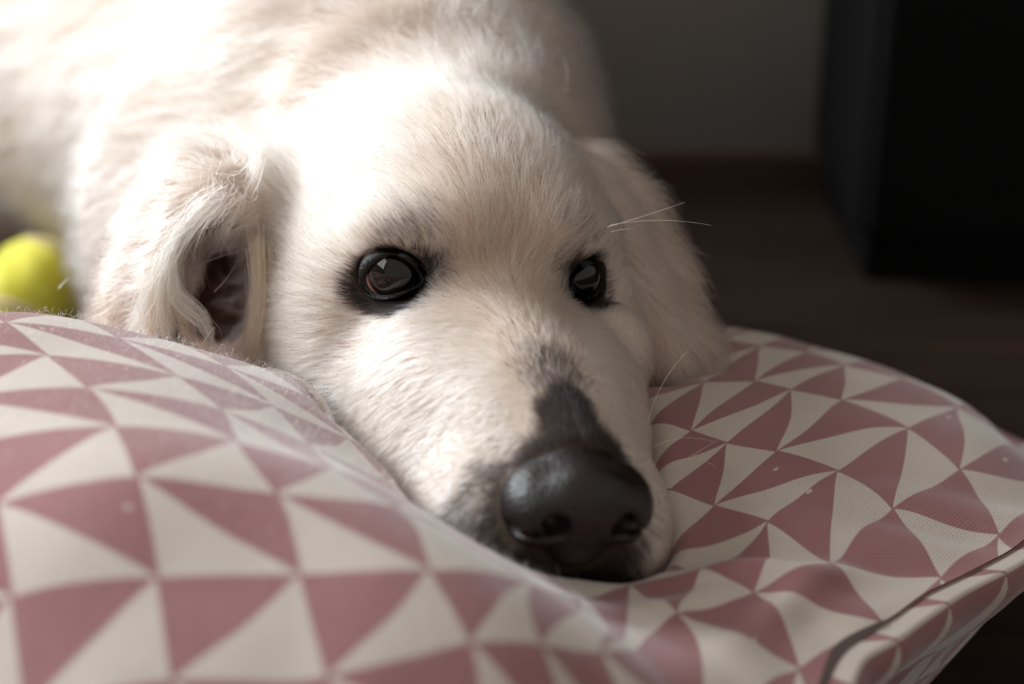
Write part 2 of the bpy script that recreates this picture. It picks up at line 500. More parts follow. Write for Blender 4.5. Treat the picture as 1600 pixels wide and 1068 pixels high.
FOLDS = [(1150, 905, .55, 1, 0.25, .035, .006, .007), (1060, 950, .53, 1, 0.5, .03, .006, .005), (1240, 940, .54, .6, .8, .03, .006, .004)]
ztop = z_top(np.stack([PX.ravel(), PY.ravel()], 1)).reshape(PX.shape)
# the dog's weight: the cloth lies under the underside of the body
zs = np.linspace(0.0, 0.30, 61)
xy = np.stack([PX.ravel(), PY.ravel()], 1)
zlow = np.full(len(xy), 9.0)
near = np.ones(len(xy), bool)
for zz in zs[::-1]:
    Pq = w2h(np.concatenate([xy, np.full((len(xy), 1), zz)], 1))
    zlow[DOG(Pq) < 0.15] = zz
zc_flat = np.minimum(ztop.ravel(), np.where(zlow < 8, zlow - 0.004, 9.0))
zc = np.maximum(zc_flat.reshape(PX.shape), 0.03)
for _ in range(6):     # relax the dent a little
    s = 0.25 * (np.roll(zc, 1, 1) + np.roll(zc, -1, 1)) + 0.5 * zc
    s[1:-1] = 0.25 * (s[2:] + s[:-2]) + 0.5 * s[1:-1]
    zc = np.minimum(s, zc)
zgrid_top = zc

# pattern coordinates: lattice corners of the printed triangles, read on the cloth
def z6(x, y): return 950 + x * 0.5504, 480 + y * 0.5504
LAT = []
for (u, v, x, y) in [(0, 1, 665, 265), (1, 1, 855, 345), (2, 1, 1000, 460), (3, 1, 1110, 650), (0, 2, 480, 410), (1, 2, 655, 465), (2, 2, 810, 575), (3, 2, 945, 770),
                     (0, 3, 303, 565), (1, 3, 455, 607), (2, 3, 635, 725), (3, 3, 780, 900), (0, 0, 838, 202), (1, 0, 995, 285), (2, 0, 1165, 400), (-1, 1, 520, 235), (-1, 2, 338, 385),
                     (-2, 1, 420, 210), (-2, 2, 238, 353), (-1, 0, 675, 165), (-2, 0, 566, 127), (-3, 1, 276, 212), (-3, 0, 435, 110), (0, -1, 960, 188), (-1, -1, 832, 155),
                     (2, 4, 415, 812), (3, 4, 543, 1033), (1, 4, 268, 735), (2, 5, 198, 868), (1, 5, 65, 785)]:
    LAT.append((u, v, *z6(x, y)))
LAT += [(2, 6, 939, 1019), (2, 8, 737, 1003), (2, 9, 512, 1060), (2, 10, 270, 1065), (1, 7, 832, 912), (1, 8, 672, 893), (1, 9, 470, 899), (1, 10, 247, 905),
        (0, 8, 619, 790), (0, 9, 433, 772), (0, 10, 214, 744), (-1, 8, 523, 733), (-1, 9, 372, 691), (-1, 10, 181, 667), (-2, 9, 347, 640), (-2, 10, 137, 606), (-3, 10, 75, 556), (-3, 9, 280, 589)]
lat_xy, lat_uv = [], []
TOPP = np.stack([PX, PY, zc], -1).reshape(-1, 3)
VT = view(TOPP)
Dm = np.linspace(0.33, 1.0, 670)
for u, v, x, y in LAT:
    ray = np.array([at(x, y, d) for d in Dm])
    gap = ray[:, 2] - z_top(ray[:, :2])
    hit = np.nonzero(gap < 0)[0]
    if len(hit) == 0: print('lattice miss', u, v, x, y); continue
    lat_xy.append(ray[hit[0], :2]); lat_uv.append((u, v))
lat_xy = np.array(lat_xy); lat_uv = np.array(lat_uv, float)
# the print goes on in even steps away from the corners that can be seen
CELL = 0.034
def affine(sel):
    A = np.c_[lat_xy[sel], np.ones(sel.sum())]
    return np.linalg.lstsq(A, lat_uv[sel], rcond=None)[0]
uvfit = tps_fit(lat_xy * 10, lat_uv, 3e-3)
UVT = tps_eval(uvfit, TOPP[:, :2] * 10)

def mat_cloth():
    k = NT('printed_cotton')
    uv = k.add('ShaderNodeUVMap'); uv.uv_map = 'print'
    nz = k.add('ShaderNodeTexNoise', Scale=1.3, Detail=2.0); k.link(uv.outputs[0], nz.inputs[0])
    sep = k.add('ShaderNodeSeparateXYZ'); k.link(uv.outputs[0], sep.inputs[0])
    U, Vv = sep.outputs[0], sep.outputs[1]
    u2 = k.math('MODULO', k.math('ADD', U, 200.0), 2.0)
    odd = k.math('GREATER_THAN', u2, 1.0)
    fu = k.math('FRACT', k.math('ADD', U, 200.0)); fv = k.math('FRACT', k.math('ADD', Vv, 200.0))
    # hand-cut look: edges bow and the points stop short of one another
    bow = k.math('MULTIPLY', k.math('MULTIPLY', k.math('SINE', k.math('MULTIPLY', fu, math.pi)), k.math('SINE', k.math('MULTIPLY', fv, math.pi))), 0.05)
    even_d = k.math('SUBTRACT', k.math('ADD', fu, fv), 1.0)
    odd_d = k.math('SUBTRACT', fu, fv)
    d = k.math('ADD', k.math('MULTIPLY', odd, odd_d), k.math('MULTIPLY', k.math('SUBTRACT', 1.0, odd), even_d))
    d = k.math('SUBTRACT', d, k.math('ADD', bow, -0.015))
    edge = k.math('MINIMUM', k.math('MINIMUM', fu, k.math('SUBTRACT', 1.0, fu)), k.math('MINIMUM', fv, k.math('SUBTRACT', 1.0, fv)))
    inside = k.math('MULTIPLY', k.math('MULTIPLY_ADD', d, 60.0, 0.5), 1.0)
    mr = k.add('ShaderNodeClamp'); k.link(inside, mr.inputs[0])
    er = k.add('ShaderNodeClamp'); k.link(k.math('MULTIPLY_ADD', k.math('SUBTRACT', edge, 0.012), 70.0, 0.5), er.inputs[0])
    white = k.math('MULTIPLY', mr.outputs[0], er.outputs[0])
    # stray flecks of unprinted cloth in the pink
    vo = k.add('ShaderNodeTexVoronoi', Scale=2.6); vo.inputs['Randomness'].default_value = 1.0
    nf = k.add('ShaderNodeTexNoise', Scale=22.0, Detail=1.0); k.link(uv.outputs[0], nf.inputs[0])
    k.link(uv.outputs[0], vo.inputs[0])
    fl = k.math('LESS_THAN', k.math('ADD', vo.outputs['Distance'], k.math('MULTIPLY', nf.outputs[0], 0.05)), 0.118)
    sepc = k.add('ShaderNodeSeparateColor'); k.link(vo.outputs['Color'], sepc.inputs[0])
    fl = k.math('MULTIPLY', fl, k.math('GREATER_THAN', sepc.outputs[0], 0.5))
    white = k.math('MAXIMUM', white, k.math('MULTIPLY', fl, 0.85))
    # weave
    thr = 28.0 * 2 * math.pi
    wu = k.math('SINE', k.math('MULTIPLY', U, thr)); wv = k.math('SINE', k.math('MULTIPLY', Vv, thr))
    weave = k.math('MULTIPLY', k.math('ADD', k.math('MULTIPLY', wu, wv), k.math('MULTIPLY', wu, 0.5)), 0.5)
    pink = k.mix(nz.outputs[0], lin(160, 112, 113), lin(175, 127, 126))
    cream = k.mix(nz.outputs[0], lin(212, 199, 186), lin(228, 217, 205))
    c = k.mix(white, pink, cream)
    dk = k.mix(k.math('MULTIPLY_ADD', weave, 0.34, 0.17), c, lin(90, 70, 66))
    k.link(dk, k.b.inputs['Base Color'])
    set_in(k.b, Roughness=0.85); k.b.inputs['Specular IOR Level'].default_value = 0.25
    k.b.inputs['Sheen Weight'].default_value = 0.6; k.b.inputs['Sheen Roughness'].default_value = 0.3
    bp = k.add('ShaderNodeBump', Strength=0.35, Distance=0.0004); k.link(weave, bp.inputs['Height'])
    n2 = k.add('ShaderNodeTexNoise', Scale=3.0, Detail=3.0); k.link(uv.outputs[0], n2.inputs[0])
    bp2 = k.add('ShaderNodeBump', Strength=0.06, Distance=0.004); k.link(n2.outputs[0], bp2.inputs['Height']); k.link(bp.outputs[0], bp2.inputs['Normal'])
    k.link(bp2.outputs[0], k.b.inputs['Normal'])
    return k.m
CLOTH = mat_cloth()

def add_uv(o, uv):
    me = o.data
    lay = me.uv_layers.new(name='print')
    li = np.empty(len(me.loops), np.int32); me.loops.foreach_get('vertex_index', li)
    lay.data.foreach_set('uv', np.asarray(uv, np.float32)[li].ravel())

cushion = empty('floor_cushion', (float(C0[0]), float(C0[1]), 0))
tag(cushion, 'soft square floor cushion with pink and cream triangle print under the dog\'s head', 'cushion')
def grid_faces(nr, na, flip=False):
    i, j = np.meshgrid(np.arange(nr - 1), np.arange(na), indexing='ij')
    a = i * na + j; b = i * na + (j + 1) % na; c = (i + 1) * na + (j + 1) % na; d = (i + 1) * na + j
    q = np.stack([a, d, c, b], -1).reshape(-1, 4)
    return q[:, ::-1].copy() if flip else q
top = mesh_obj('top_panel', TOPP, grid_faces(NR, NA), CLOTH); keep_world(top, cushion)
add_uv(top, UVT)
# side panel: from the seam, bulging out and tucking in under the cushion
zr = zc[-1]
prof = [(-0.001, -0.0012), (0.004, -0.001), (0.0085, -0.012), (0.011, -0.03), (0.010, -0.06), (0.004, -0.10), (-0.01, -1), (-0.05, -2)]
fine = np.linspace(0, len(prof) - 1, 46)
po = np.interp(fine, np.arange(len(prof)), [p[0] for p in prof])
SV, SU = [], []
arc = np.concatenate([[0], np.cumsum(np.hypot(np.diff(PX[-1]), np.diff(PY[-1])))])
dirx, diry = np.cos(phi), np.sin(phi)
for f, off in zip(fine, po):
    t = f / (len(prof) - 1)
    hgt = zr - 0.0012 - (zr - 0.004) * np.clip((t - 0.10) / 0.8, 0, 1) ** 1.15
    bul = 0.0105 * np.sin(np.pi * np.clip(t / 0.36, 0, 1)) ** 0.8 - 0.10 * np.clip((t - 0.16) / 0.84, 0, 1) ** 1.25
    dg = np.degrees(np.mod(phi + np.pi, 2 * np.pi) - np.pi)
    fac = np.where((dg > 4) & (dg < 150), 1 - np.clip((dg - 4) / 10, 0, 1), 1.0)
    bul = np.where(bul > 0, bul * fac, bul) - 0.02 * (1 - fac) * min(1, t * 4)
    bul = bul + 0.0012 * np.sin(phi * 37) * np.sin(np.pi * t)
    r = R_o + bul
    SV.append(np.stack([C0[0] + r * dirx, C0[1] + r * diry, hgt], -1))
    su_ = 0.0 if len(SV) == 1 else su_ + np.linalg.norm(SV[-1] - SV[-2], axis=1).mean()
    SU.append(np.stack([su_ / CELL + 0.72 + 0 * arc, -arc / CELL + 0.2], -1))
side = mesh_obj('side_panel', np.concatenate(SV), grid_faces(len(fine), NA), CLOTH); keep_world(side, cushion)
add_uv(side, np.concatenate(SU))
# close the underside
bot = np.concatenate([SV[-1], SV[-1] * (0.2, 0.2, 1) + (C0[0] * 0.8, C0[1] * 0.8, 0)])
under = mesh_obj('underside', bot, grid_faces(2, NA), CLOTH); keep_world(under, cushion); add_uv(under, bot[:, :2] / CELL)

# ------------------------------------------------------------------ dog: nose pad
NP = PR; PR = []
ell((0, 10.7, -3.6), (2.2, 1.6, 1.45), 0.5)
ell((0, 10.0, -2.95), (1.25, 1.6, 1.0), 0.8)
ell((1.5, 11.0, -3.75), (0.95, 1.25, 1.2), 0.5, sym=True)
ell((0, 11.7, -3.3), (1.5, 0.95, 1.25), 0.5)
ell((0, 10.9, -4.9), (1.1, 1.0, 0.9), 0.5)
ell((1.12, 12.35, -3.85), (0.44, 0.9, 0.48), 0.25, -1, sym=True)
cap((1.25, 12.2, -4.0), (2.5, 11.2, -4.25), 0.24, 0.17, 0.2, -1, sym=True)
cap((0, 12.75, -3.7), (0, 11.9, -5.6), 0.12, 0.10, 0.15, -1)
NAX = [np.arange(-3, 3.01, 0.075), np.arange(7.4, 13.2, 0.075), np.arange(-6.3, -0.9, 0.075)]
NG = eval_field(PR, NAX); NV, NF = surface_nets(NG, NAX)
NOSE = Field(NG, NAX)
NOSE_PR = PR; PR = NP
# ------------------------------------------------------------------ dog: surface
def fbm(P, f, seed=0):
    r = np.random.default_rng(seed); out = np.zeros(len(P))
    for i in range(6):
        d = r.normal(size=3); d /= np.linalg.norm(d); ph = r.uniform(0, 6.28)
        d2 = r.normal(size=3); d2 /= np.linalg.norm(d2)
        out += np.sin(P @ d * f * (1 + 0.35 * i) + ph + 1.3 * np.sin(P @ d2 * f * 0.7 + ph))
    return out / 6 * 1.6

def smooth(a, b, x):
    t = np.clip((x - a) / (b - a), 0, 1); return t * t * (3 - 2 * t)
def seg_dist(P, a, b):
    ba = b - a; t = np.clip(((P - a) @ ba) / (ba @ ba), 0, 1)
    return np.linalg.norm(P - a - t[:, None] * ba, axis=1)
EARS = PR[EAR_N0:EAR_N1]
def ear_amount(P):
    d = np.full(len(P), 99.0)
    for p in EARS: d = np.minimum(d, seg_dist(P, p[1], p[2]) - max(p[3], p[4]))
    return smooth(1.0, 0.2, d)
def head_amount(P):
    d = np.linalg.norm((P - np.array([0, -4.0, -2.5])) / np.array([7.6, 8.5, 8.5]), axis=1)
    d = np.minimum(d, np.linalg.norm((P - np.array([0, 6, -5])) / np.array([5.5, 8, 6]), axis=1))
    return smooth(1.25, 1.0, d)
CREAM = lin(203, 186, 172); TAN = lin(188, 158, 135); WHITE = lin(219, 207, 195); BLACK = lin(16, 12, 12); GREY = lin(120, 108, 102)
def eye_metrics(P):
    """distance from the nearer eye in the plane of its opening, in units of the rim"""
    s = np.sign(P[:, 0]); s[s == 0] = 1
    e = P - np.stack([s * eye_x(s), np.full(len(P), EYE[1]), np.full(len(P), EYE[2])], 1)
    a = np.stack([0.45 * s, np.full(len(P), 0.89), np.full(len(P), 0.05)], 1)
    h = nrm(np.cross(a, np.array([0, 0, 1.0]))) * s[:, None]      # outward
    v = np.array([0, 0, 1.0])
    xo = (e * h).sum(1); zo = e[:, 2] + 0.28 * xo            # the opening slants down towards the outer corner
    return xo, zo, (e * a).sum(1)
def fur_color(P):
    c = np.tile(CREAM, (len(P), 1))
    x, y, z = P.T
    ax = np.abs(x)
    # warmer forehead, nose bridge and ears
    t = smooth(-9, -3, y) * smooth(9.5, 6, y) * smooth(3.6, 1.2, ax) * smooth(-4, -1, z) * 0.55
    c = c * (1 - t[:, None]) + TAN * t[:, None]
    t = np.clip(0.5 * ear_amount(P) + 0.45 * (1 - head_amount(P)) * smooth(-0.1, 0.6, fbm(P, 0.28, 31)), 0, 1)
    c = c * (1 - t[:, None]) + TAN * t[:, None]
    w = smooth(2.5, 6.5, y) * smooth(1.2, 2.2, ax) * 0.8
    c = c * (1 - w[:, None]) + WHITE * w[:, None]
    return c
def dark_amount(P, soft=True):
    """how dark the hair is: eye rims, the patch on the nose bridge, the lips under the nose"""
    x, y, z = P.T; ax = np.abs(x)
    xo, zo, fo = eye_metrics(P)
    n = fbm(P, 2.2, 3) * 0.25
    e3 = np.sqrt((ax - eye_x(x)) ** 2 + (y - EYE[1]) ** 2 + (z - EYE[2]) ** 2)
    close = (fo > -0.8) & (e3 < 2.9)
    rim = np.sqrt((xo / np.where(xo > 0, np.where(x > 0, 1.22, 1.45), 1.62)) ** 2 + ((zo + 0.04) / 1.12) ** 2) + n * 0.2
    d = smooth(1.17, 1.0, rim) * close * (e3 < 2.3)
    if soft:
        inner = np.sqrt(((xo + 2.1) / 1.3) ** 2 + ((zo - 0.2) / 1.3) ** 2) + n
        d = np.maximum(d, 0.13 * smooth(1.2, 0.3, inner) * close)
        brow = np.sqrt(((xo + 0.9) / 1.5) ** 2 + ((zo - 1.4) / 1.25) ** 2) + n
        d = np.maximum(d, np.where(x < 0, 0.21, 0.08) * smooth(1.2, 0.2, brow) * (fo > -1.5) * (np.abs(xo) < 3))
    br = np.sqrt((ax / 1.15) ** 2 + ((y - 9.7) / 2.2) ** 2) + n * 0.7
    d = np.maximum(d, smooth(1.15, 0.75, br) * (z > -4.2))
    br2 = np.sqrt((x / 1.25) ** 2 + ((y - 7.4) / 1.6) ** 2) + n * 0.7
    d = np.maximum(d, 0.5 * smooth(1.2, 0.4, br2) * (z > -3.5))
    nd = NOSE(P)
    d = np.maximum(d, smooth(9.2, 10.0, y) * smooth(2.3, 1.7, ax + n * 0.4) * (z > -4.2))
    d = np.maximum(d, 0.85 * smooth(1.25, 0.35, nd + n * 1.6) * smooth(-1.8, -3.6, z + 0 * x) * smooth(8.0, 9.4, y) * (1 - 0.9 * smooth(0.6, 1.9, x)))
    lip = smooth(8.6, 10.3, y + n * 1.2) * smooth(3.0, 1.6, ax + n * 0.5) * smooth(-3.6, -4.6, z)
    d = np.maximum(d, lip)
    lip2 = smooth(-5.8, -7.4, z + n) * smooth(4.5, 7.5, y)
    d = np.maximum(d, lip2 * 0.8 * (1 - 0.8 * smooth(0.8, 2.0, x)))
    return np.clip(d, 0, 1)

def mat_skin():
    k = NT('short_coat_skin')
    a = k.add('ShaderNodeAttribute'); a.attribute_name = 'coat'
    no = k.add('ShaderNodeTexNoise', Scale=700.0, Detail=3.0)
    tc = k.add('ShaderNodeTexCoord'); k.link(tc.outputs['Object'], no.inputs[0])
    k.link(k.mix(k.math('MULTIPLY', no.outputs[0], 0.25), a.outputs['Color'], lin(150, 120, 100)), k.b.inputs['Base Color'])
    set_in(k.b, Roughness=0.8); k.b.inputs['Specular IOR Level'].default_value = 0.2
    k.b.inputs['Subsurface Weight'].default_value = 0.0
    return k.m
dog = empty('dog', tuple(h2w([0, -8, -6])))
tag(dog, 'cream coated dog lying with its chin sunk into the cushion', 'dog')
body = mesh_obj('body', DW, DF, mat_skin()); keep_world(body, dog)
colv = fur_color(DV); dv = dark_amount(DV, False)[:, None]
colv = colv * (1 - dv) + BLACK * dv
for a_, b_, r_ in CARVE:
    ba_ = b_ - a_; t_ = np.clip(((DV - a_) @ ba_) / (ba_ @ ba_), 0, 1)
    colv[np.linalg.norm(DV - a_ - t_[:, None] * ba_, axis=1) < r_ + 0.22] = lin(46, 29, 26)  # brown skin of the ear opening, darkened to paint in the shade inside
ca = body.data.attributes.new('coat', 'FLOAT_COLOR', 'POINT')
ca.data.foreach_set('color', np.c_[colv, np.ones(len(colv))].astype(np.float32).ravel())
print('setup', round(time.time() - T0, 1))
#PART2
def mat_nose():
    k = NT('nose_leather')
    tc = k.add('ShaderNodeTexCoord')
    vo = k.add('ShaderNodeTexVoronoi', Scale=900.0); k.link(tc.outputs['Object'], vo.inputs[0])
    no = k.add('ShaderNodeTexNoise', Scale=60.0, Detail=4.0); k.link(tc.outputs['Object'], no.inputs[0])
    k.link(k.ramp(no.outputs[0], [(0.3, lin(18, 13, 14)), (0.7, lin(40, 27, 27))]), k.b.inputs['Base Color'])
    set_in(k.b, Roughness=0.34); k.b.inputs['Specular IOR Level'].default_value = 0.55
    bp = k.add('ShaderNodeBump', Strength=0.5, Distance=0.0006); k.link(vo.outputs['Distance'], bp.inputs['Height'])
    k.link(bp.outputs[0], k.b.inputs['Normal'])
    return k.m
nose = mesh_obj('nose', h2w(NV), NF, mat_nose()); keep_world(nose, dog)
nose['label'] = 'large black moist nose'

# ------------------------------------------------------------------ dog: eyes and lids
def mat_eye():
    k = NT('eyeball')
    tc = k.add('ShaderNodeTexCoord')
    sep = k.add('ShaderNodeSeparateXYZ'); k.link(tc.outputs['Object'], sep.inputs[0])
    ln = k.add('ShaderNodeVectorMath'); ln.operation = 'LENGTH'; k.link(tc.outputs['Object'], ln.inputs[0])
    cz = k.math('DIVIDE', sep.outputs[2], ln.outputs['Value'])
    no = k.add('ShaderNodeTexNoise', Scale=900.0, Detail=3.0); k.link(tc.outputs['Object'], no.inputs[0])
    iris = k.mix(no.outputs[0], lin(30, 18, 14), lin(52, 32, 24))
    c = k.ramp(cz, [(0.0, lin(120, 80, 74)), (0.36, lin(196, 160, 148)), (0.50, lin(150, 100, 90)), (0.54, lin(22, 14, 12)), (0.60, lin(28, 17, 14)), (0.86, lin(24, 15, 13)), (0.885, lin(4, 4, 5)), (1.0, lin(4, 4, 5))])
    k.link(c, k.b.inputs['Base Color'])
    set_in(k.b, Roughness=0.04); k.b.inputs['Specular IOR Level'].default_value = 0.6
    k.b.inputs['Coat Weight'].default_value = 0.0; k.b.inputs['Coat Roughness'].default_value = 0.02
    return k.m
MEYE = mat_eye()
MLID = mat_plain('lid_skin', lin(15, 12, 12), 0.45, 0.25, 900, 0.4, 0.4)
def frame(n, up):
    n = nrm(np.array(n, float)); h = nrm(np.cross(up, n)); v = np.cross(n, h); return n, h, v
for s in (-1, 1):
    e = eye_c(s)
    n = nrm(np.array([0.50 * s, 1.0, 0.06]))
    # gaze: towards the right of the picture and a little up
    view_r = dirw2h(np.array([1.0, 0, 0])); tocam = dirw2h(nrm(np.array([0, -1.0, 0.45])))
    gaze = nrm(n * 0.5 + tocam * 0.5 + view_r * 0.20)
    gw = nrm(dirh2w(gaze))
    NU, NVr = 48, 32
    Vs = []; Fq = []
    for i in range(NVr + 1):
        th = math.pi * i / NVr
        bulge = 1 + 0.055 * math.exp(-(th / 0.62) ** 4)
        for j in range(NU):
            a = 2 * math.pi * j / NU
            Vs.append((math.sin(th) * math.cos(a) * bulge, math.sin(th) * math.sin(a) * bulge, math.cos(th) * bulge))
    Vs = np.array(Vs) * EYE_R * 0.01
    eo = mesh_obj('eye', Vs, grid_faces(NVr + 1, NU), MEYE)
    q = Vector(gw).to_track_quat('Z', 'Y')
    eo.rotation_euler = q.to_euler(); eo.location = Vector(h2w(e)) - Vector(dog.location)
    eo.parent = dog
    eo['label'] = 'dark brown eye with a black pupil'
    # lids: an almond opening on the ball, a rolled rim, then skin that runs in under the coat
    n_, h_, v_ = frame(n, np.array([0, 0, 1.0]))
    h_ = h_ if h_[0] * s > 0 else -h_           # h_ points to the outer corner
    rings = [(0.97, 0.00), (0.99, 0.07), (1.04, 0.14), (1.14, 0.14), (1.27, 0.10), (1.40, 0.0), (1.55, -0.15)]
    NT_ = 72; LV = []
    for rr, off in rings:
        for j in range(NT_):
            t = 2 * math.pi * j / NT_
            ca_, sa_ = math.cos(t), math.sin(t)
            hx = 1.20 * ca_ if ca_ > 0 else 1.28 * ca_
            if ca_ < 0: hx -= 0.22 * max(0, -ca_) ** 6
            hz = 0.98 * abs(sa_) ** 0.9 * (1 - 0.20 * ca_) if sa_ > 0 else -0.86 * abs(sa_) * (1 + 0.1 * ca_)
            hz -= 0.12 * max(ca_, 0) ** 2 + 0.36 * max(-ca_, 0) ** 3
            hz -= 0.30 * hx
            hx *= rr; hz *= rr
            rad = math.hypot(hx, hz)
            ang = rad / EYE_R * 0.86
            d = n_ * math.cos(ang) + (h_ * hx + v_ * hz) / (rad + 1e-9) * math.sin(ang)
            LV.append(e + d * (EYE_R + 0.03 + off))
    LV = np.array(LV)
    for q, tgt in ((3, 0.10), (4, 0.06), (5, 0.02), (6, -0.15)):
        seg = LV[q * NT_:(q + 1) * NT_].copy()
        for _ in range(12): seg = seg - DOG_SKIN.grad(seg, 0.15) * (DOG_SKIN(seg) - tgt)[:, None] * 0.6
        LV[q * NT_:(q + 1) * NT_] = seg
    dd = LV - e; rr_ = np.linalg.norm(dd, axis=1, keepdims=True); minr = np.repeat([0, 0, 0, 0.20, 0.19, 0.16, 0.10], NT_)[:, None] + EYE_R
    far_ = np.repeat([False] * 3 + [True] * 4, NT_)[:, None]
    LV = np.where(far_ & (rr_ < minr), e + dd / rr_ * minr, LV)
    Fl = grid_faces(len(rings), NT_)
    lid = mesh_obj('eyelid', h2w(np.array(LV)), Fl, MLID); keep_world(lid, dog)
    lid['label'] = 'black rim of bare skin around the eye'

# ------------------------------------------------------------------ dog: coat
def tri_sample(V, Fq, dens, n):
    T = np.concatenate([Fq[:, [0, 1, 2]], Fq[:, [0, 2, 3]]])
    A, B, C = V[T[:, 0]], V[T[:, 1]], V[T[:, 2]]
    w = np.linalg.norm(np.cross(B - A, C - A), axis=1) * 0.5 * dens((A + B + C) / 3)
    cum = np.cumsum(w); tot = cum[-1]
    i = np.searchsorted(cum, rng.uniform(0, tot, n))
    i = np.clip(i, 0, len(T) - 1)
    a, b = rng.uniform(size=n), rng.uniform(size=n)
    m = a + b > 1; a[m] = 1 - a[m]; b[m] = 1 - b[m]
    return A[i] + (B[i] - A[i]) * a[:, None] + (C[i] - A[i]) * b[:, None]

def bald(P):
    x, y, z = P.T
    xo, zo, fo = eye_metrics(P)
    hx = np.where(xo > 0, xo / 1.18, xo / 1.28)
    hz = np.where(zo > 0, zo / 1.06, zo / 0.92)
    m = (np.sqrt(hx ** 2 + hz ** 2) < 1.05) & (fo > -1.0) & (np.sqrt((np.abs(x) - eye_x(x)) ** 2 + (y - EYE[1]) ** 2 + (z - EYE[2]) ** 2) < 2.0)
    m |= NOSE(P) < -0.02
    m &= True
    inn = (y > 7.6) & (NOSE(P) < 0.05)
    m |= inn
    for a, b, r in GROOVE: m |= seg_dist(P, a, b) < r + 0.15
    for a, b, r in CARVE: m |= seg_dist(P, a, b) < r + 0.12
    return m

def flow(P):
    x, y, z = P.T; sx = np.sign(x); ax = np.abs(x)
    f = np.zeros_like(P)
    # skull and forehead: from the stop up and back, fanning outwards
    f[:, 0] = sx * np.clip(ax / 4, 0, 1) * 0.75; f[:, 1] = -1.0; f[:, 2] = 0.35 - 0.9 * smooth(1.0, -3.0, z)
    # muzzle: back and down over the lips
    m = smooth(0.5, 3.0, y)[:, None]
    side = smooth(0.8, 2.6, ax)
    fm = np.stack([sx * (0.15 + 0.35 * side), -0.9 + 0.35 * side, -0.15 - 0.95 * side], 1)
    f = f * (1 - m) + fm * m
    # away from the eyes
    xo, zo, fo = eye_metrics(P)
    r = np.sqrt(xo ** 2 + (zo * 1.1) ** 2)
    w = (np.exp(-(r / 1.9) ** 3) * (fo > -1.2) * (ax < 7))[:, None] * 1.7
    h = np.stack([0.89 * sx, -0.45 + 0 * sx, 0 * sx], 1)
    f = f + w * (h * (xo / (r + 0.1))[:, None] + np.array([0, 0, 1.0]) * (zo / (r + 0.1))[:, None])
    # body: back along the dog and down
    W = h2w(P)
    fb = np.tile(dirw2h(np.array([-0.35, 0.55, -0.55])), (len(P), 1))
    rightside = smooth(-0.02, 0.08, W[:, 0])[:, None]
    fb = fb * (1 - rightside) + dirw2h(np.array([0.35, 0.35, -0.75])) * rightside
    ha = head_amount(P)[:, None]
    f = nrm(f) * ha + nrm(fb) * (1 - ha)
    ea = ear_amount(P)[:, None]
    fe = np.where((x < 0)[:, None], dirw2h(np.array([-0.25, -0.15, -1.0])), dirw2h(np.array([0.35, -0.1, -1.0])))
    f = f * (1 - ea) + fe * ea
    j = np.stack([fbm(P, 1.1, 11), fbm(P, 1.1, 12), fbm(P, 1.1, 13)], 1)
    return nrm(f + j * 0.22)

def fur_len(P):
    x, y, z = P.T; ax = np.abs(x)
    ha = head_amount(P); ea = ear_amount(P)
    L = 1.05 - 0.45 * smooth(1, 6, y)
    L = L + 0.7 * smooth(-4, -9, y) + 0.35 * smooth(4.0, 6.5, ax)
    xo, zo, fo = eye_metrics(P)
    L = L * (0.50 + 0.5 * smooth(1.2, 2.6, np.sqrt(xo ** 2 + zo ** 2)))
    L = np.where((y > 7.0) & (z > -4), np.minimum(L, 0.35), L)
    L = L * ha + 3.2 * (1 - ha)
    return L * (1 - ea) + 2.4 * ea

ZT_INTERP = tps_eval
def cushion_z(Wp):
    d = Wp[:, :2] - C0; ph = np.mod(np.arctan2(d[:, 1], d[:, 0]), 2 * np.pi); rr = np.linalg.norm(d, axis=1) / per_interp(ph, o_r)
    i = np.clip(np.searchsorted(rho, np.clip(rr, 0, 1)), 0, NR - 1); j = np.mod(np.round(ph / (2 * np.pi) * NA).astype(int), NA)
    z = zgrid_top[i, j]
    return np.where(rr < 1, z, 0.0)

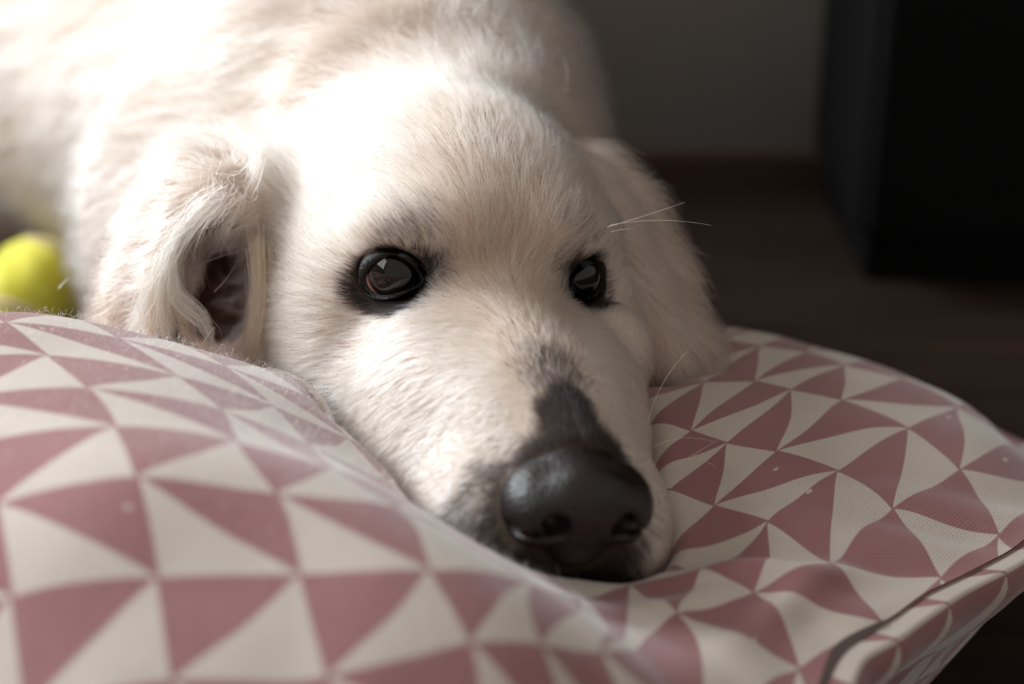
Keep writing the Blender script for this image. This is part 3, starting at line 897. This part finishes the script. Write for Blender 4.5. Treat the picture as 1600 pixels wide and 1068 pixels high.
def grow(P, steps, lift, Lmul=None, jitter=0.12, clump=0.16, wid=0.006, seed=1):
    r = np.random.default_rng(seed)
    n = len(P)
    L = fur_len(P) * r.uniform(0.7, 1.2, n)
    if Lmul is not None: L = L * Lmul
    N = DOG.grad(P)
    pts = np.empty((n, steps, 3)); pts[:, 0] = P - N * 0.05
    cur = P.copy(); ds = L / (steps - 1)
    cell = np.floor(P / clump + r.normal(size=P.shape) * 0.25).astype(np.int64)
    hsh = (cell[:, 0] * 73856093) ^ (cell[:, 1] * 19349663) ^ (cell[:, 2] * 83492791)
    tab = r.normal(size=(4096, 3)); tl = r.uniform(-0.07, 0.12, 4096)
    sc_ = np.clip(L / 1.0, 0.3, 1.2)
    jit = tab[hsh % 4096] * (jitter * sc_)[:, None] + r.normal(size=(n, 3)) * jitter * 0.45
    lft = lift * (0.55 + 0.45 * np.clip(L, 0, 1)) + tl[hsh % 4096] * sc_
    cc = (cell + 0.5) * clump - P
    for k in range(1, steps):
        N = DOG.grad(cur)
        f = nrm(flow(cur) + jit)
        f = nrm(f - N * (f * N).sum(1)[:, None])
        t = (k - 1) / max(1, steps - 2)
        d = nrm(f + N * (lft * (1.3 - 1.0 * t))[:, None])
        cur = cur + d * ds[:, None] + (cc - N * (cc * N).sum(1)[:, None]) * (0.35 / (steps - 1))
        # stay outside the body
        s = DOG(cur); tgt = 0.02 + 0.05 * k / steps
        fix = np.clip(tgt - s, 0, 1.0)
        cur = cur + N * fix[:, None]
        W = h2w(cur); cz = cushion_z(W) + 0.0012
        low = W[:, 2] < cz
        W[low, 2] = cz[low]
        cur = np.where(low[:, None], w2h(W), cur)
        pts[:, k] = cur
    rad = wid * (1 - 0.85 * np.linspace(0, 1, steps) ** 1.5)
    return pts, np.tile(rad, (n, 1))

def mat_hair():
    m = bpy.data.materials.new('fur_strand'); m.use_nodes = True
    nt = m.node_tree; nt.nodes.clear()
    out = nt.nodes.new('ShaderNodeOutputMaterial'); a = nt.nodes.new('ShaderNodeAttribute'); a.attribute_name = 'coat'
    h = nt.nodes.new('ShaderNodeBsdfHairPrincipled'); h.parametrization = 'COLOR'
    nt.links.new(a.outputs['Color'], h.inputs['Color'])
    h.inputs['Roughness'].default_value = 0.45; h.inputs['Radial Roughness'].default_value = 0.6
    h.inputs['Random Roughness'].default_value = 0.15
    nt.links.new(h.outputs[0], out.inputs['Surface'])
    return m
MHAIR = mat_hair()
def hair_object(name, pts, rad, col):
    n, k, _ = pts.shape
    hc = bpy.data.hair_curves.new(name)
    hc.add_curves([k] * n)
    W = h2w(pts.reshape(-1, 3)) - np.array(dog.location)
    hc.attributes['position'].data.foreach_set('vector', W.astype(np.float32).ravel())
    ra = hc.attributes.get('radius') or hc.attributes.new('radius', 'FLOAT', 'POINT')
    ra.data.foreach_set('value', (rad * 0.01).astype(np.float32).ravel())
    c = hc.attributes.new('coat', 'FLOAT_COLOR', 'CURVE')
    c.data.foreach_set('color', np.c_[col, np.ones(n)].astype(np.float32).ravel())
    hc.materials.append(MHAIR)
    o = bpy.data.objects.new(name, hc); COL.objects.link(o); o.parent = dog
    o['kind'] = 'stuff'
    return o
def strand_color(P, seed):
    r = np.random.default_rng(seed)
    c = fur_color(P) * r.uniform(0.72, 1.08, (len(P), 1))
    d = dark_amount(P)
    pick = (r.uniform(size=len(P)) < d ** 0.85)[:, None]
    return np.clip(np.where(pick, BLACK * r.uniform(0.6, 3.0, (len(P), 1)), c), 0, 0.97)

def dens_face(C):
    return head_amount(C) * (1 - 0.5 * ear_amount(C)) * np.where(C[:, 2] < -7.5, 0.15, 1) * (1 + 0.8 * smooth(2.5, 1.2, np.abs(np.linalg.norm(C - EYE * np.sign(np.c_[C[:, 0], np.ones(len(C)), np.ones(len(C))]), axis=1) - 0.8)))
def dens_body(C):
    v = view(h2w(C)); m = (v[:, 0] > -250) & (v[:, 0] < 1500) & (v[:, 1] > -250) & (v[:, 1] < 900)
    return (1 - head_amount(C)) * np.where(m, 1.0, 0.05) * (1 + 2.0 * ear_amount(C)) * np.where(v[:, 2] > 1.0, 0.5, 1)
HAIRS = 1.0
P = tri_sample(DV, DF, dens_face, int(150000 * HAIRS)); P = P[~bald(P)]
pts, rad = grow(P, 5, 0.26, wid=0.0070, jitter=0.13, clump=0.13, seed=21)
hair_object('face_fur', pts, rad, strand_color(P, 5))
P = tri_sample(DV, DF, dens_body, int(70000 * HAIRS)); P = P[~bald(P)]
pts, rad = grow(P, 8, 0.42, wid=0.011, jitter=0.22, clump=0.5, seed=22)
hair_object('body_fur', pts, rad, strand_color(P, 6))
print('fur', round(time.time() - T0, 1))
#PART3
# ------------------------------------------------------------------ locks of long hair on the near ear, whiskers
def lock(ctrl, spread, count, wid, col, seed, steps=14, tip=0.5):
    """a lock: photo positions (x, y, distance) along it, hairs scattered round that line"""
    r = np.random.default_rng(seed)
    C = np.array([hp(*c) for c in ctrl]); t = np.linspace(0, len(C) - 1, steps)
    # Catmull-Rom through the points
    Cx = np.concatenate([[2 * C[0] - C[1]], C, [2 * C[-1] - C[-2]]])
    i = np.minimum(t.astype(int), len(C) - 2); f = (t - i)[:, None]
    p0, p1, p2, p3 = Cx[i], Cx[i + 1], Cx[i + 2], Cx[i + 3]
    line = 0.5 * (2 * p1 + (p2 - p0) * f + (2 * p0 - 5 * p1 + 4 * p2 - p3) * f ** 2 + (3 * p1 - p0 - 3 * p2 + p3) * f ** 3)
    off = r.normal(size=(count, 3)) * spread; off2 = off * tip + r.normal(size=(count, 3)) * spread * 0.5
    u = np.linspace(0, 1, steps)[None, :, None]
    pts = line[None] + off[:, None] * (1 - u) + off2[:, None] * u
    ph = r.uniform(0, 6.28, (count, 1, 1)); pts = pts + 0.10 * np.sin(u * 5 + ph) * r.normal(size=(count, 1, 3)) * spread
    cut = r.uniform(0.75, 1.0, (count, 1, 1)); pts = pts[:, :1] + (pts - pts[:, :1]) * cut
    W = h2w(pts.reshape(-1, 3)); W[:, 2] = np.maximum(W[:, 2], cushion_z(W) + 0.001)
    pts = w2h(W).reshape(pts.shape)
    rad = np.tile(wid * (1 - 0.8 * np.linspace(0, 1, steps) ** 2), (count, 1))
    c = np.clip(np.array(col) * r.uniform(0.75, 1.1, (count, 1)), 0, 0.97)
    return pts, rad, c
LT = lin(176, 142, 114); LW = lin(204, 184, 164)
LOCKS = [([(402, 345, .645), (410, 430, .643), (402, 510, .643), (382, 585, .645)], .17, 300, LT),
         ([(408, 380, .640), (412, 460, .638), (402, 530, .638), (385, 590, .640)], .18, 420, LT),
         ([(300, 345, .640), (268, 410, .636), (275, 480, .632), (325, 530, .630), (335, 575, .632)], .10, 160, LW),
         ([(292, 350, .640), (258, 420, .636), (250, 490, .634), (262, 550, .634)], .16, 260, LW),
         ([(290, 360, .642), (272, 430, .640), (282, 500, .638), (305, 560, .640)], .14, 240, LT),
         ([(270, 400, .642), (235, 460, .640), (215, 510, .640), (200, 540, .642)], .22, 320, LW),
         ([(262, 420, .640), (245, 480, .636), (240, 530, .636)], .20, 260, LT),
         ([(350, 310, .640), (310, 330, .638), (270, 385, .638), (255, 440, .640)], .22, 320, LW)]
parts = [lock(c, sp * 1.5, int(n * 0.7), 0.0075, col, 100 + i) for i, (c, sp, n, col) in enumerate(LOCKS)]
hair_object('ear_fur', *[np.concatenate([p[q] for p in parts]) for q in range(3)])
# single stray hairs across the ear opening and off the nape
STRAY = [[(300, 420, .642), (345, 400, .64), (392, 388, .64)], [(335, 455, .64), (358, 430, .64), (382, 395, .64)], [(265, 395, .64), (240, 470, .632), (255, 520, .63)],
         [(318, 535, .63), (338, 508, .63), (330, 545, .63)], [(205, 510, .64), (240, 480, .63), (262, 440, .63)], [(90, 450, .68), (102, 438, .68), (112, 430, .68)]]
parts = [lock(c, 0.02, 2, 0.006, LW, 300 + i) for i, c in enumerate(STRAY)]
hair_object('stray_hair', *[np.concatenate([p[q] for p in parts]) for q in range(3)])

def tube(name, pts, r0, r1, mat, parent, sides=6):
    pts = np.array(pts); n = len(pts); V = []
    for i in range(n):
        d = nrm(pts[min(i + 1, n - 1)] - pts[max(i - 1, 0)])
        a = nrm(np.cross(d, [0.3, 0.2, 0.9])); b = np.cross(d, a)
        r = r0 + (r1 - r0) * i / (n - 1)
        for j in range(sides):
            t = 2 * math.pi * j / sides
            V.append(pts[i] + r * (a * math.cos(t) + b * math.sin(t)))
    o = mesh_obj(name, V, grid_faces(n, sides, True), mat); keep_world(o, parent)
    return o
MWH = mat_plain('whisker', lin(236, 224, 210), 0.4, 0.05)
def curve3(c, n=14):
    C = np.array([at(*p) for p in c]); t = np.linspace(0, 1, n)[:, None]
    mid = 2 * C[1] - 0.5 * (C[0] + C[2])
    return (1 - t) ** 2 * C[0] + 2 * t * (1 - t) * mid + t ** 2 * C[2]
for c in ([(948, 355, .60), (1010, 336, .60), (1070, 316, .60)], [(952, 352, .60), (1030, 344, .605), (1112, 352, .61)], [(955, 362, .61), (975, 358, .61), (992, 358, .61)],
          [(1012, 660, .598), (1035, 600, .598), (1076, 546, .598)], [(1022, 698, .598), (1065, 684, .598), (1116, 690, .598)], [(1040, 735, .598), (1080, 712, .598), (1120, 688, .598)],
          [(1050, 745, .598), (1072, 726, .598), (1095, 700, .598)], [(1050, 722, .598), (1085, 716, .598), (1120, 730, .598)], [(1058, 775, .598), (1090, 768, .598), (1128, 778, .598)],
          [(690, 735, .54), (650, 752, .53), (610, 745, .52)]):
    tube('whisker', curve3(c), 0.00010, 0.00004, MWH, dog)

# ------------------------------------------------------------------ cushion seam and zip
MTHREAD = mat_plain('seam_thread', lin(146, 108, 104), 0.9)
ridx = np.arange(NA)
seam = np.stack([C0[0] + (R_o + 0.0004) * dirx, C0[1] + (R_o + 0.0004) * diry, zr - 0.0006], -1)
so = mesh_obj('seam', np.concatenate([np.stack([seam[:, 0] + 0.0003 * math.cos(t) * dirx, seam[:, 1] + 0.0003 * math.cos(t) * diry, seam[:, 2] + 0.0003 * math.sin(t)], -1) for t in np.linspace(0, 2 * math.pi, 7)]), grid_faces(7, NA), MTHREAD)
keep_world(so, cushion)

# the half-open zip: a dark gap in the seam
vv = view(seam); sel = np.nonzero((vv[:, 0] > 1268) & (vv[:, 0] < 1392) & (vv[:, 1] > 800))[0]
sel = sel[np.argsort(vv[sel, 0])]
zs_ = seam[sel]; tt = np.linspace(0, 1, 40)
zl = np.stack([np.interp(tt, np.linspace(0, 1, len(sel)), zs_[:, q]) for q in range(3)], 1)
inw = nrm(np.c_[C0 - zl[:, :2], np.zeros(40)]); hw = 0.0016 * np.sin(np.pi * tt)[:, None] ** 0.7
ZV = np.concatenate([zl - inw * hw + (0, 0, 0.0002) - hw * (0, 0, 0.35), zl + (0, 0, 0.0006), zl + inw * hw + (0, 0, 0.0012) + hw * (0, 0, 0.25)])
zo_ = mesh_obj('zip', ZV, np.array([[q * 40 + i, q * 40 + i + 1, (q + 1) * 40 + i + 1, (q + 1) * 40 + i] for q in (0, 1) for i in range(39)]), mat_plain('zip_tape', lin(112, 100, 94), 0.7))
keep_world(zo_, cushion); zo_['label'] = 'dark zip showing in the seam'
# fine lint on the cotton
r_ = np.random.default_rng(77); nf_ = 9000
ii = r_.integers(0, len(TOPP), nf_ * 3); vv = view(TOPP[ii])
ii = ii[(vv[:, 0] < 900) & (vv[:, 0] > -60) & (vv[:, 1] > 470) & (TOPP[ii][:, 2] > 0.17)][:nf_]
root = TOPP[ii] + np.c_[r_.normal(size=(len(ii), 2)) * 0.002, np.full(len(ii), -0.0003)]
d0 = nrm(r_.normal(size=(len(ii), 3)) + (0, 0, 0.5)); d1 = nrm(r_.normal(size=(len(ii), 3)))
ln_ = r_.uniform(0.0008, 0.0024, (len(ii), 1))
fz = np.stack([root, root + d0 * ln_, root + d0 * ln_ * 1.4 + d1 * ln_ * 0.7], 1)
hc = bpy.data.hair_curves.new('lint'); hc.add_curves([3] * len(ii))
hc.attributes['position'].data.foreach_set('vector', (fz - np.array(cushion.location)).astype(np.float32).ravel())
ra = hc.attributes.get('radius') or hc.attributes.new('radius', 'FLOAT', 'POINT'); ra.data.foreach_set('value', np.full(len(ii) * 3, 0.00003, np.float32))
ca_ = hc.attributes.new('coat', 'FLOAT_COLOR', 'CURVE'); ca_.data.foreach_set('color', np.tile(np.array([*lin(224, 212, 204), 1.0], np.float32), len(ii)))
hc.materials.append(MHAIR); lint = bpy.data.objects.new('lint', hc); COL.objects.link(lint); lint.parent = cushion; lint['kind'] = 'stuff'

# ------------------------------------------------------------------ tennis ball
def mat_felt():
    k = NT('yellow_felt')
    tc = k.add('ShaderNodeTexCoord'); no = k.add('ShaderNodeTexNoise', Scale=70.0, Detail=5.0); k.link(tc.outputs['Object'], no.inputs[0])
    k.link(k.ramp(no.outputs[0], [(0.3, lin(214, 204, 30)), (0.7, lin(240, 234, 96))]), k.b.inputs['Base Color'])
    set_in(k.b, Roughness=0.95); k.b.inputs['Sheen Weight'].default_value = 0.25
    bp = k.add('ShaderNodeBump', Strength=0.6, Distance=0.001); k.link(no.outputs[0], bp.inputs['Height']); k.link(bp.outputs[0], k.b.inputs['Normal'])
    return k.m
BC = at(60, 428, 1.09); BR = 0.0335; BC[2] = BR
ball = empty('tennis_ball', tuple(BC)); tag(ball, 'yellow felt tennis ball lying behind the left end of the cushion', 'ball')
V = []; NU, NVr = 48, 28
for i in range(NVr + 1):
    th = math.pi * i / NVr
    for j in range(NU):
        a = 2 * math.pi * j / NU; V.append((math.sin(th) * math.cos(a), math.sin(th) * math.sin(a), math.cos(th)))
V = np.array(V); V = V * (1 + 0.018 * fbm(V, 5, 9))[:, None] * BR
mesh_obj('felt', V, grid_faces(NVr + 1, NU), mat_felt(), ball)
t = np.linspace(0, 2 * math.pi, 97)[:-1]; A_ = 0.44
bx_ = np.stack([np.cos(t) + A_ * np.cos(3 * t) * 0.6, np.sin(t) - A_ * np.sin(3 * t) * 0.6, 1.25 * A_ * 1.6 * np.sin(2 * t)], 1)
Rb = rotz(35) @ rotx(65)
bx_ = nrm(bx_) @ Rb.T * BR * 1.012
sv = []
for i in range(96):
    d = nrm(bx_[(i + 1) % 96] - bx_[i - 1]); nn = nrm(bx_[i]); b = np.cross(d, nn)
    for q in range(6):
        a = 2 * math.pi * q / 6; sv.append(bx_[i] + 0.0026 * b * math.cos(a) + 0.0009 * nn * math.sin(a))
fs = [[i * 6 + q, i * 6 + (q + 1) % 6, ((i + 1) % 96) * 6 + (q + 1) % 6, ((i + 1) % 96) * 6 + q] for i in range(96) for q in range(6)]
mesh_obj('seam', sv, np.array(fs), mat_plain('rubber_seam', lin(214, 190, 160), 0.8), ball)

# ------------------------------------------------------------------ black block added to stand for the darkness of the corner
MBLK = mat_plain('dark_corner_black', lin(9, 8, 8), 0.7, 0.1, 4, 0.12)
dark_block = empty('dark_corner_block', (0.50, 1.18, 0)); tag(dark_block, 'tall black block added for the darkness in the corner behind the cushion', 'dark_corner_block')
def bev(name, dims, mat, parent, w=0.004):
    o = mesh_obj(name, *box(*dims), mat, smooth=False); keep_world(o, parent)
    m = o.modifiers.new('bevel', 'BEVEL'); m.width = w; m.segments = 2
    return o
bev('body', (0.235, 0.85, 1.085, 1.272, 0.04, 1.1), MBLK, dark_block)
bev('base_slab', (0.245, 0.84, 1.10, 1.272, 0.0, 0.04), MBLK, dark_block)
for x0, x1 in ((0.239, 0.541), (0.545, 0.847)):
    d = bev('front_slab', (x0, x1, 1.069, 1.0845, 0.045, 1.095), MBLK, dark_block)
print('all', round(time.time() - T0, 1))
